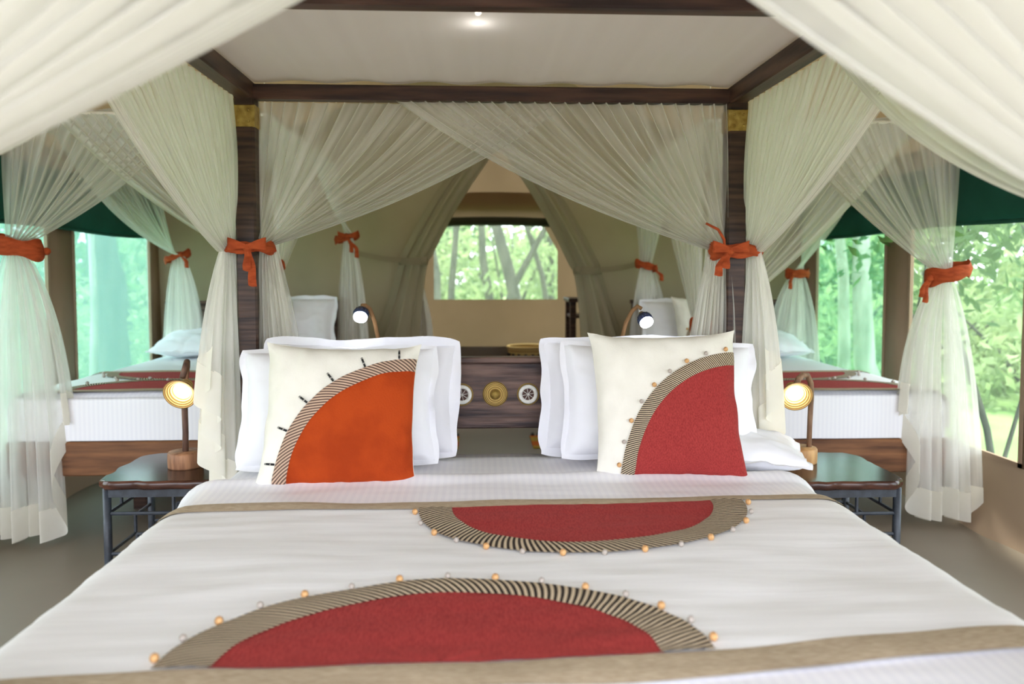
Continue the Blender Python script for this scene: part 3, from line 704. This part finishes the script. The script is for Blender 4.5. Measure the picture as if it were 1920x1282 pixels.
tr_ = tie_band('orange tie bow knotted round the headboard post by the red cushion', (1.08, 3.18, 1.505), .105, .075, .06, (-.45, -1), ((-.05, .10), (-.02, .07)))
q = MB(); q.tube([(-.07, -.08, .0), (-.075, -.085, .045), (-.10, -.085, .085), (-.15, -.085, .11)], [.005, .006, .006, .005], 8); q.build('loose_end', 'tie', tr_)   # the loose end of that tie sticks out
G2 = 'nets of the canopy bed by the teal windows'
zl = 2.22
net('cream net across the foot of the left bed, tied at its window side post', (-2.40, 4.09, zl), (-1.42, 4.09, zl), (-2.36, 4.08, 1.55), 2.16, 16, 11, (0, -1, 0), mat='netfar', sag=.05, group=G2, whem=.46, drift=(.02, -.02))
net('cream net across the foot of the left bed, tied at its aisle side post', (-1.12, 4.06, zl), (-2.13, 4.06, zl), (-1.10, 4.08, 1.47), 2.16, 16, 12, (0, -1, 0), mat='netfar', sag=.05, group=G2)
net('cream net along the window side of the left bed, tied at the head post', (-2.45, 6.1, zl), (-2.45, 4.7, zl), (-2.26, 6.0, 1.53), 2.16, 14, 13, (-1, 0, 0), mat='netfar', sag=.12, group=G2, whem=.34, d1=(.9, -.3, 0))
net('cream net along the aisle side of the left bed, tied at the head post', (-1.06, 6.1, zl), (-1.06, 5.15, zl), (-1.0, 6.12, 1.68), 2.16, 12, 14, (1, 0, 0), mat='netfar', sag=.06, group=G2, whem=.32, d1=(.9, -.3, 0))
net('cream net along the aisle side of the left bed, tied at the foot post', (-1.06, 4.15, zl), (-1.06, 5.2, zl), (-1.05, 4.14, 1.42), 2.16, 12, 15, (1, 0, 0), mat='netfar', sag=.08, group=G2)
tie_band('wide orange band round the net beside the teal window, foot of left bed', (-2.355, 4.07, 1.55), .135, .09, .10, (1, .3), (), tilt=-.18, bow=False)
tie_band('orange tie on the net at the teal window corner of the tent', (-2.26, 6.0, 1.53), .09, .07, .05, (.5, -.9), ((.05, .10),), tilt=.35, bow=False)
tie_band('orange bow on the net behind the left reading light', (-1.0, 6.10, 1.68), .09, .07, .055, (.2, -1), ((.03, .12), (.07, .16)), tilt=.25)
tie_band('orange tie on the aisle side foot post of the left bed', (-1.08, 4.09, 1.45), .08, .07, .05, (0, -1), (), bow=False)
G3 = 'nets of the canopy bed by the leafy windows'
zl = 2.23
net('cream net across the foot of the right bed, tied at its window side post', (2.66, 4.17, zl), (1.62, 4.17, zl), (2.60, 4.17, 1.41), 2.17, 16, 21, (0, -1, 0), mat='netfar', sag=.04, group=G3, whem=.50, drift=(.03, -.03))
net('cream net across the foot of the right bed, tied low at its aisle side post', (1.30, 4.20, zl), (2.43, 4.20, zl), (1.25, 4.19, 1.12), 2.30, 16, 22, (0, -1, 0), mat='netfar', sag=.05, group=G3)
net('cream net along the aisle side of the right bed, tied low at the foot post', (1.25, 4.25, zl), (1.25, 5.2, zl), (1.24, 4.22, 1.12), 2.30, 12, 23, (-1, 0, 0), mat='netfar', sag=.05, group=G3)
net('cream net along the aisle side of the right bed, tied at the head post', (1.30, 6.2, zl), (1.30, 5.1, zl), (1.36, 6.15, 1.46), 2.17, 12, 24, (-1, 0, 0), mat='netfar', sag=.06, group=G3, whem=.30, d1=(.9, .3, 0))
net('cream net along the window side of the right bed, tied at the head post', (2.66, 6.2, zl), (2.66, 5.1, zl), (2.60, 6.12, 1.40), 2.17, 12, 25, (1, 0, 0), mat='netfar', sag=.06, group=G3, whem=.38, d1=(-.9, .3, 0))
tie_band('wide orange band round the net beside the leafy window, foot of right bed', (2.60, 4.15, 1.41), .115, .085, .085, (-1, -.4), ((-.03, .13), (-.05, .10)), tilt=.22, bow=False)
tie_band('orange tie on the net behind the right reading light', (1.36, 6.12, 1.46), .085, .065, .06, (.6, -.8), ((.05, .10),), tilt=-.25, bow=False)
tie_band('orange tie on the net at the leafy window corner of the tent', (2.58, 6.10, 1.40), .09, .07, .07, (-.6, -.8), ((-.03, .12),), bow=False)
tie_band('orange tie low on the aisle side foot post of the right bed', (1.25, 4.19, 1.12), .07, .06, .08, (0, -1), (), bow=False)

# cloth stretched over the canopy frames
def canopy(label, x0, x1, y0, y1, z, sag, mat='canopy'):
    m = MB()
    def f(u, v):
        x = lerp(x0, x1, u); y = lerp(y0, y1, v); e = min(1, 8 * min(u, 1 - u)); e2 = min(1, 8 * min(v, 1 - v))
        s = sag * math.sin(PI * u) ** .5 * abs(math.sin(2 * PI * v)) ** .6
        return (x, y, z - s + .012 * fb(x * 2, y * 6) * e * e2 + .006 * math.sin(x * 23 + 2 * math.sin(y * 3)) * (1 - e2))
    m.grid(f, 60, 60); tag(m.build('canopy_cloth', mat), label, 'canopy')
canopy('white cloth stretched over the top of the dark four poster frame', BX0 - .03, BX1 + .03, BY0 - .03, BY1 + .03, BZ + .052, .012)
canopy('white canopy cloth over the bed by the teal windows', -2.46, -1.06, 4.07, 6.17, 2.245, .01)
canopy('white canopy cloth over the bed by the leafy windows', 1.25, 2.67, 4.17, 6.22, 2.255, .01)
b = thing('hanging_bulb', 'bare bulb shining through the white canopy cloth', 'lamp', (.01, 2.41, 2.215))
m = MB(); m.lathe([(.001, -.012), (.008, -.009), (.011, 0), (.009, .015), (.007, .03)], 16); m.build('bulb', 'bulb', b)
m = MB(); m.lathe([(.012, .03), (.013, .07), (.004, .075)], 14); m.tube([(0, 0, .07), (0, 0, .94)], .003, 6); m.build('cord', 'black', b)

# ------------------------------------------------------------ nightstands
def nightstand(label, x0, x1, y0, y1, zt, seed):
    cx, cy = (x0 + x1) / 2, (y0 + y1) / 2; t = thing('nightstand', label, 'nightstand', (cx, cy, 0), 0, 'live edge nightstands'); W, D = x1 - x0, y1 - y0
    m = MB(); n = 60; ring = []
    for k in range(n):
        q = k / n * 4; i = int(q); a = q - i
        x, y = [(a * 2 - 1, -1), (1, a * 2 - 1), (1 - 2 * a, 1), (-1, 1 - 2 * a)][i]
        wv = .014 * fb(k * .35, seed) + .008 * fb(k * .9, seed + 3); r = 1 - .10 * (abs(x * y) ** 6)
        ring.append(((x * (W / 2 + wv)) * r, (y * (D / 2 + wv)) * r))
    prof = [(.985, -.034), (1.0, -.026), (1.004, -.014), (.995, -.004), (.975, 0)]
    vs = []; fs = []
    for s, z in prof: vs += [(x * s, y * s, zt + z) for x, y in ring]
    for j in range(len(prof) - 1):
        for k in range(n): fs.append((j * n + k, j * n + (k + 1) % n, (j + 1) * n + (k + 1) % n, (j + 1) * n + k))
    m.add(vs, fs + [tuple(range(n - 1, -1, -1))]); top = m.build('tabletop', 'tableedge', t)
    m = MB(); m.add([(x * .976, y * .976, zt + .0005) for x, y in ring], [tuple(range(n))]); m.build('polished_face', 'tabletop', top, False)
    zb = zt - .034; lx, ly = W / 2 - .035, D / 2 - .035
    for sx in (-1, 1):
        for sy in (-1, 1):
            q = MB(); q.tube([(sx * lx, sy * ly, 0), (sx * lx, sy * ly, zb)], .016, 12); q.build('leg', 'iron', t)
    for sy in (-1, 1):
        q = MB(); q.box((0, sy * ly, zb - .018), (2 * lx, .024, .036)); q.build('apron', 'iron', t, False)
    for sx in (-1, 1):
        q = MB(); q.box((sx * lx, 0, zb - .018), (.024, 2 * ly, .036)); q.build('apron', 'iron', t, False)
    # fretwork of thin bars on each side
    def bar(a, b): q = MB(); q.tube([a, b], .0075, 6); q.build('fret_bar', 'iron', t, False)
    z1, z2, z3 = zb - .105, zb - .19, zb - .27
    for s in (-1, 1):
        y = s * ly
        bar((-lx, y, z1), (lx, y, z1)); bar((-lx * .45, y, z2), (lx, y, z2)); bar((-lx, y, z3), (-lx * .45, y, z3)); bar((-lx * .45, y, z3), (-lx * .45, y, z2)); bar((lx * .25, y, z1), (lx * .25, y, zb - .03))
        x = s * lx
        bar((x, -ly, z1), (x, ly, z1)); bar((x, -ly, z3), (x, ly * .2, z3)); bar((x, ly * .2, z3), (x, ly * .2, z2)); bar((x, ly * .2, z2), (x, ly, z2)); bar((x, -ly * .4, z1), (x, -ly * .4, zb - .03))
    return t
nightstand('nightstand with dark live edge top beside the orange cushion side of the bed', -1.52, -1.03, 3.11, 3.6, .585, 1)
nightstand('nightstand with dark live edge top beside the red cushion side of the bed', 1.22, 1.735, 2.97, 3.47, .585, 5)

def wicker_lamp(label, loc, r, h, pts, rads, shade_p, shade_d, base_m, stem_m, switch=True):
    t = thing('bedside_lamp', label, 'lamp', loc, 0, 'wooden bedside lamps')
    m = MB(); m.lathe([(.001, 0), (r * .98, 0), (r, .006), (r * 1.01, h * .5), (r, h - .006), (r * .95, h), (.001, h)], 36); m.build('base', base_m, t)
    m = MB(); m.tube(pts, rads, 12); m.build('stem', stem_m, t)
    d = Vector(shade_d).normalized(); T = Matrix.Translation(shade_p) @ d.to_track_quat('Z', 'Y').to_matrix().to_4x4()
    m = MB(); m.lathe([(.012, -.075), (.024, -.07), (.030, -.055), (.034, -.02), (.050, -.002), (.0655, .012), (.068, .016), (.0645, .015), (.048, .004), (.031, -.016), (.026, -.03)], 32, T); s = m.build('shade', 'wicker', t)
    m = MB(); m.lathe([(.031, -.014), (.026, -.006), (.014, -.002), (.001, -.001)], 20, T); m.build('bulb', 'warm', s)
    if switch:
        m = MB(); m.tube([(-.045, -.01, h), (-.045, -.01, h + .008)], .008, 10); m.tube([(-.045, -.01, h + .008), (-.047, -.012, h + .026)], .0025, 6); m.build('switch', 'chrome', t)
wicker_lamp('bedside lamp of reddish turned wood with a wicker shade facing the bed foot', (-1.245, 3.345, .5855), .072, .066,
            [(.0, .0, .06), (.002, .0, .15), (-.001, .004, .26), (.004, .01, .38), (.012, .006, .43), (.022, -.02, .452), (.028, -.05, .44), (.026, -.085, .395)], [.013, .0125, .013, .012, .013, .0135, .013, .012], (.026, -.105, .335), (-.05, -1, -.42), 'lampwood', 'stem', False)
wicker_lamp('bedside lamp of pale wood with a gooseneck stem bent towards the bed', (1.425, 3.30, .5855), .070, .066,
            [(.038, .0, .06), (.040, .0, .18), (.044, .0, .29), (.036, -.01, .35), (.016, -.02, .385), (-.012, -.035, .388), (-.035, -.05, .375), (-.05, -.06, .35)], [.011, .011, .0115, .012, .012, .012, .013, .014], (-.062, -.085, .31), (-.12, -1, -.38), 'lampwood_pale', 'stem_pale', True)

# torch left on the left nightstand
t = thing('torch', 'small black torch lying on the left nightstand', 'torch', (-1.10, 3.44, .5875))
m = MB(); m.lathe([(.001, -.065), (.013, -.065), (.014, -.02), (.012, .02), (.018, .045), (.018, .062), (.001, .062)], 16, Matrix.Translation((0, 0, .018)) @ Matrix.Rotation(R(90), 4, 'Y')); m.build('body', 'black', t)
m = MB(); m.lathe([(.0185, .052), (.019, .056), (.0185, .06)], 16, Matrix.Translation((0, 0, .018)) @ Matrix.Rotation(R(90), 4, 'Y')); m.build('lens_ring', 'chrome', t)

# LED reading lights on the headboard
def reading_light(label, base, pts, head, d):
    t = thing('reading_light', label, 'lamp', base, 0, 'reading lights on the headboard')
    m = MB(); m.lathe([(.001, 0), (.032, 0), (.030, .012), (.014, .020), (.001, .021)], 20); m.build('base', 'led_body', t)
    m = MB(); m.tube(pts, .0085, 10); m.build('gooseneck', 'rope', t)
    T = Matrix.Translation(head) @ Vector(d).normalized().to_track_quat('Z', 'Y').to_matrix().to_4x4()
    m = MB(); m.lathe([(.001, -.045), (.010, -.045), (.010, -.03), (.016, -.024)], 16, T); m.build('socket', 'chrome', t)
    m = MB()
    vs = 28
    m.lathe([(.014, -.026), (.026, -.020), (.030, .006), (.030, .012), (.027, .014)], 28, T)
    for k in range(14):
        a = 2 * PI * k / 14; m.tube([T @ Vector((.027 * math.cos(a), .027 * math.sin(a), -.018)), T @ Vector((.031 * math.cos(a), .031 * math.sin(a), .004))], .0025, 5)
    hd = m.build('head', 'led_body', t)
    m = MB(); m.lathe([(.0275, .012), (.0275, .020), (.022, .022), (.001, .0225)], 24, T); m.build('led_lens', 'led', hd)
reading_light('reading light on the headboard with head turned to the orange cushion', (-.40, 3.19, 1.069), [(0, 0, .015), (.0, -.005, .08), (-.012, -.02, .15), (-.028, -.035, .20), (-.045, -.045, .215), (-.058, -.055, .215)], (-.060, -.065, .18), (-.02, -.8, -.6))
reading_light('reading light on the headboard with head turned to the red cushion', (.60, 3.19, 1.069), [(0, 0, .015), (.005, -.005, .06), (.022, -.02, .14), (.045, -.035, .19), (.065, -.045, .21), (.078, -.055, .20)], (.092, -.065, .155), (.2, -.8, -.6))

# ------------------------------------------------------------ things further back
def rug(label, x0, x1, y0, y1):
    t = thing('rug', label, 'rug', ((x0 + x1) / 2, (y0 + y1) / 2, 0)); W, D = x1 - x0, y1 - y0
    m = MB(); m.box((0, 0, .006), (W, D, .012)); m.build('weave', 'rug', t, False)
    q = MB()
    for k in range(14): q.tube([(lerp(-W / 2, W / 2, (k + .5) / 14), D / 2, .008), (lerp(-W / 2, W / 2, (k + .5) / 14) + .006, D / 2 + .07, .012)], [.012, .016], 6)
    q.build('fringe', 'black', t)
rug('striped orange and yellow rug on the floor behind the headboard, near the left bed', -.85, -.14, 6.12, 6.55)
rug('striped orange and yellow rug on the floor behind the headboard, near the right bed', .46, 1.15, 6.12, 6.55)
# chest with a basket in the back room
t = thing('storage_chest', 'dark low wooden chest against the tan back wall', 'chest', (.55, 8.2, 0))
m = MB(); m.box((0, 0, .225), (1.3, .5, .45), .01); m.build('body', 'wood_dark', t, False)
m = MB(); m.box((0, 0, .465), (1.36, .54, .03), .006); m.build('lid', 'wood_rail', t, False)
t = thing('basket', 'pale woven basket with a dark pattern on the chest', 'basket', (.55, 8.1, .48))
m = MB(); m.lathe([(.001, 0), (.17, 0), (.20, .04), (.215, .12), (.218, .145), (.205, .145), (.19, .03), (.001, .02)], 32); m.build('body', 'basket', t)
m = MB(); m.lathe([(.221, .135), (.226, .15), (.215, .158), (.20, .15)], 32); m.build('rim', 'basket', t)
m = MB()
for k in range(18):
    a = 2 * PI * k / 18; m.box((.211 * math.cos(a), .211 * math.sin(a), .06), (.012, .03, .05), 0, Matrix.Rotation(a, 3, 'Z'))
m.build('dark_pattern', 'black', t, False)
t = thing('wardrobe_stand', 'tall dark wooden stand in the back room by the right door curtain', 'stand', (1.13, 8.1, 0))
for sx in (-.13, .13):
    for sy in (-.2, .2): m = MB(); m.box((sx, sy, .55), (.06, .06, 1.10), .006); m.build('upright', 'wood_dark', t, False)
for z in (.25, .6, .95): m = MB(); m.box((0, 0, z), (.30, .44, .03), .004); m.build('shelf', 'wood_dark', t, False)
m = MB(); m.box((0, 0, 1.12), (.36, .5, .04), .006); m.build('top', 'wood_dark', t, False)
t = thing('hanging_towel', 'white hanging cloth with a reddish brown lower band beside the left door curtain', 'towel', (-.50, 6.85, 0))
def tw(u, v): k = smooth(v * 1.1); wd = lerp(.04, .20, k); return ((u - .5) * wd + .02 * v, .04 * math.sin(u * 14) * (.3 + k), lerp(1.46, .82, v))
m = MB(); m.grid(tw, 30, 16); m.build('cloth', 'cream', t)
m = MB(); m.tube([(0, 0, 1.44), (0, 0, ceil_pt(-.5) - .035)], .004, 6); m.build('hanging_cord', 'canvas', t)
m = MB(); m.grid(lambda u, v: (tw(u, 1)[0] * (1 + .12 * v), tw(u, 1)[1] * (1 + .1 * v), lerp(.825, .45, v)), 30, 6); m.build('red_band', 'red_brown', t)

# ============================================================ outside
g = MB(); g.grid(lambda u, v: (lerp(-60, 60, u), lerp(-40, 80, v), -.35 + .15 * fb(lerp(-60, 60, u) * .12, lerp(-40, 80, v) * .12)), 60, 60); o = struct(g.build('ground', 'grass'))
def patch(name, cx, cy, r, z):
    q = MB(); q.grid(lambda u, v: (cx + r * v * math.cos(2 * PI * u) * (1 + .25 * fb(u * 5, cx)), cy + r * v * math.sin(2 * PI * u) * (1 + .25 * fb(cy, u * 5)), z + .02 * (1 - v)), 24, 5); return struct(q.build(name, 'bounce_soil'))
patch('bounce_clearing', .1, -9.0, 9.2, -.16);  # unseen pale ground, added to bounce neutral light into the open front
def leaves(mb_v, mb_f, centres, n, spread, size, rng):
    for c in centres:
        k = rng.normal(size=(n, 3)) * spread + np.array(c)
        d = rng.normal(size=(n, 3)); d /= np.linalg.norm(d, axis=1)[:, None]
        e = rng.normal(size=(n, 3)); e -= d * (e * d).sum(1)[:, None]; e /= np.linalg.norm(e, axis=1)[:, None]
        s = size * rng.uniform(.6, 1.4, size=(n, 1))
        vs = np.stack([k - d * s, k + e * s * .38, k + d * s, k - e * s * .38], 1).reshape(-1, 3)
        base = len(mb_v) and sum(len(x) for x in mb_v) or 0
        f = (np.arange(n * 4).reshape(n, 4) + base)
        mb_v.append(vs); mb_f.append(f)
def leafmesh(name, vs, fs, mat, parent):
    V = np.concatenate(vs).astype(np.float32); Fc = np.concatenate(fs).astype(np.int32)
    me = bpy.data.meshes.new(name); me.vertices.add(len(V)); me.vertices.foreach_set('co', V.ravel())
    me.loops.add(Fc.size); me.loops.foreach_set('vertex_index', Fc.ravel())
    me.polygons.add(len(Fc)); me.polygons.foreach_set('loop_start', np.arange(0, Fc.size, 4, dtype=np.int32))
    me.update(calc_edges=True); me.materials.append(M[mat])
    o = bpy.data.objects.new(name, me); COL.objects.link(o); o.parent = parent; return o
def tree(name, label, x, y, h, r, lean, seed, mat='leaf', bark='bark', nl=90, lsize=.09, group=None, start=.35, spread=.35, depth=3, cat='tree'):
    rnd = random.Random(seed); rng = np.random.default_rng(seed)
    t = thing(name, label, cat, (x, y, -.3), 0, group); m = MB(); tips = []
    def branch(p, d, ln, rad, lev):
        pts = [p]; n = 6; q = p.copy(); dd = d.copy()
        for i in range(n):
            dd = (dd + Vector((rnd.uniform(-.22, .22), rnd.uniform(-.22, .22), rnd.uniform(-.06, .14)))).normalized(); q = q + dd * ln / n; pts.append(q.copy())
            if lev > 0 and i >= (2 if lev == depth else 1) and rnd.random() < .85 and (lev < depth or i / n > start - .1):
                sd = (dd * .6 + Vector((rnd.uniform(-1, 1), rnd.uniform(-1, 1), rnd.uniform(-.1, .7)))).normalized(); branch(q, sd, ln * rnd.uniform(.42, .62), rad * .5 * (1 - i / n * .5), lev - 1)
            if lev <= 1: tips.append(q.copy())
        m.tube(pts, [rad * (1 - .65 * i / n) for i in range(n + 1)], 7 if lev == depth else 5, False)
    branch(Vector((0, 0, 0)), Vector(lean).normalized(), h, r, depth)
    m.build('trunk', bark, t)
    vs, fs = [], []
    if len(tips) > 90: tips = rnd.sample(tips, 90)
    leaves(vs, fs, tips, max(4, nl // 3), spread, lsize, rng); leafmesh('foliage', vs, fs, mat, t); return t
def bush(label, x, y, rx, h, seed, mat, n=2600, size=.10, group=None):
    rng = np.random.default_rng(seed); t = thing('bush', label, 'bush', (x, y, -.3), 0, group); m = MB(); rnd = random.Random(seed)
    for k in range(7):
        a = rnd.uniform(0, 6.28); m.tube([(0, 0, 0), (.3 * rx * math.cos(a), .3 * rx * math.sin(a), h * .4), (.7 * rx * math.cos(a), .7 * rx * math.sin(a), h * .8)], [.05, .03, .01], 5, False)
    m.build('stem', 'bark', t)
    cs = []
    for k in range(26):
        a = rnd.uniform(0, 6.28); q = rnd.random() ** .5; cs.append((rx * q * math.cos(a), rx * q * math.sin(a), h * rnd.uniform(.12, .95) * (1 - .35 * q)))
    vs, fs = [], []; leaves(vs, fs, cs, n // 26, .30 * min(rx, h) * .6, size, rng); leafmesh('foliage', vs, fs, mat, t)
GT = 'trees outside the back window'
for i, (x, y, h, r, ln) in enumerate([(-.75, 13.2, 5, .10, (.10, 0, 1)), (-.35, 12.4, 4.6, .07, (-.05, 0, 1)), (.0, 13.0, 4.8, .075, (.45, 0, 1)), (.95, 12.6, 5.5, .13, (-.03, 0, 1)), (1.3, 13.4, 5, .06, (.02, 0, 1)), (2.15, 13.0, 5, .11, (-.05, 0, 1)), (3.2, 16, 6, .14, (.05, 0, 1)), (-2.0, 16, 6, .14, (.1, 0, 1)), (.4, 18, 6, .12, (-.1, 0, 1)), (1.9, 19, 7, .15, (.1, 0, 1))]):
    tree('woodland_tree', '%s outside the back window' % ('upright woodland tree beside the window edge', 'thin woodland tree close to the screen', 'leaning forked woodland tree', 'thickest straight woodland tree', 'thin tree right behind the thickest trunk', 'straight woodland tree near the door stand side', 'stout far tree on the leafy window side', 'stout far tree on the teal window side', 'far tree behind the forked one', 'tallest far tree')[i], x, y, h, r, ln, 40 + i, 'leaf_light', 'bark', 14, .08, GT, .2, .42)
tree('leaning_tree', 'thick leaning grey trunk outside the teal screened windows', -4.05, 8.7, 4.5, .22, (.06, 0, 1), 61, 'leaf', 'bark', 70, .10)
tree('leaning_tree', 'slender pale trunk outside the teal screened windows', -3.85, 7.7, 4.2, .045, (.08, 0, 1), 62, 'leaf', 'bark_pale', 40, .09)
tree('leaning_tree', 'dark tree standing beyond the grass outside the teal windows', -6.0, 13.5, 5, .16, (0.05, 0, 1), 63, 'leaf', 'bark', 90, .11)
tree('pale_tree', 'pale patched trunk curving outside the leafy right hand windows', 4.65, 8.5, 4.2, .14, (-.30, .10, 1), 64, 'leaf', 'bark_pale', 70, .09)
tree('pale_tree', 'upright pale barked tree outside the far right window', 4.75, 9.7, 5, .09, (-.02, 0, 1), 65, 'leaf', 'bark_pale', 80, .09)
tree('sapling', 'thin leafy sapling close outside the near right window', 3.75, 6.0, 2.7, .026, (-.06, .0, 1), 66, 'leaf', 'bark', 40, .055, None, .0, .20, 2, 'sapling')
tree('sapling', 'bushy sapling near the tent corner outside the near right window', 4.05, 5.75, 3.0, .03, (.04, .0, 1), 67, 'leaf', 'bark', 70, .06, None, .0, .25, 2, 'sapling')
tree('sapling', 'spindly sapling with bare stem outside the near right window', 3.75, 5.25, 2.3, .018, (.02, .02, 1), 68, 'leaf', 'bark', 26, .05, None, .0, .18, 2, 'sapling')
rb = random.Random(5); GB = 'bushes of the woodland edge'
k = 0
for ia, ang in enumerate(np.linspace(-72, 72, 30)):
    for ring in (0, 1, 2):
        d = (13.5, 19, 27)[ring] + rb.uniform(-1.2, 1.6); a = R(ang + rb.uniform(-2, 2))
        x, y = d * math.sin(a), d * math.cos(a)
        if (ring > 0 and (ia + ring) % 2): continue
        if y < 2 or (ring == 0 and abs(ang) < 14): continue
        k += 1
        lf = rb.choice(['leaf', 'leaf_light', 'leaf_light']); sd = 'the left side windows' if ang < -14 else ('the right side windows' if ang > 14 else 'the back window')
        bush('%s green bush %s outside %s' % ('dark' if lf == 'leaf' else 'pale', ('low and near', 'of middle height', 'tall and far')[ring], sd), x, y, (1.4, 2.0, 3.0)[ring] * rb.uniform(.8, 1.2), (1.6, 3.2, 6.5)[ring] * rb.uniform(.75, 1.25), 200 + k, lf, (1700, 1900, 2200)[ring], (.10, .15, .24)[ring], GB)
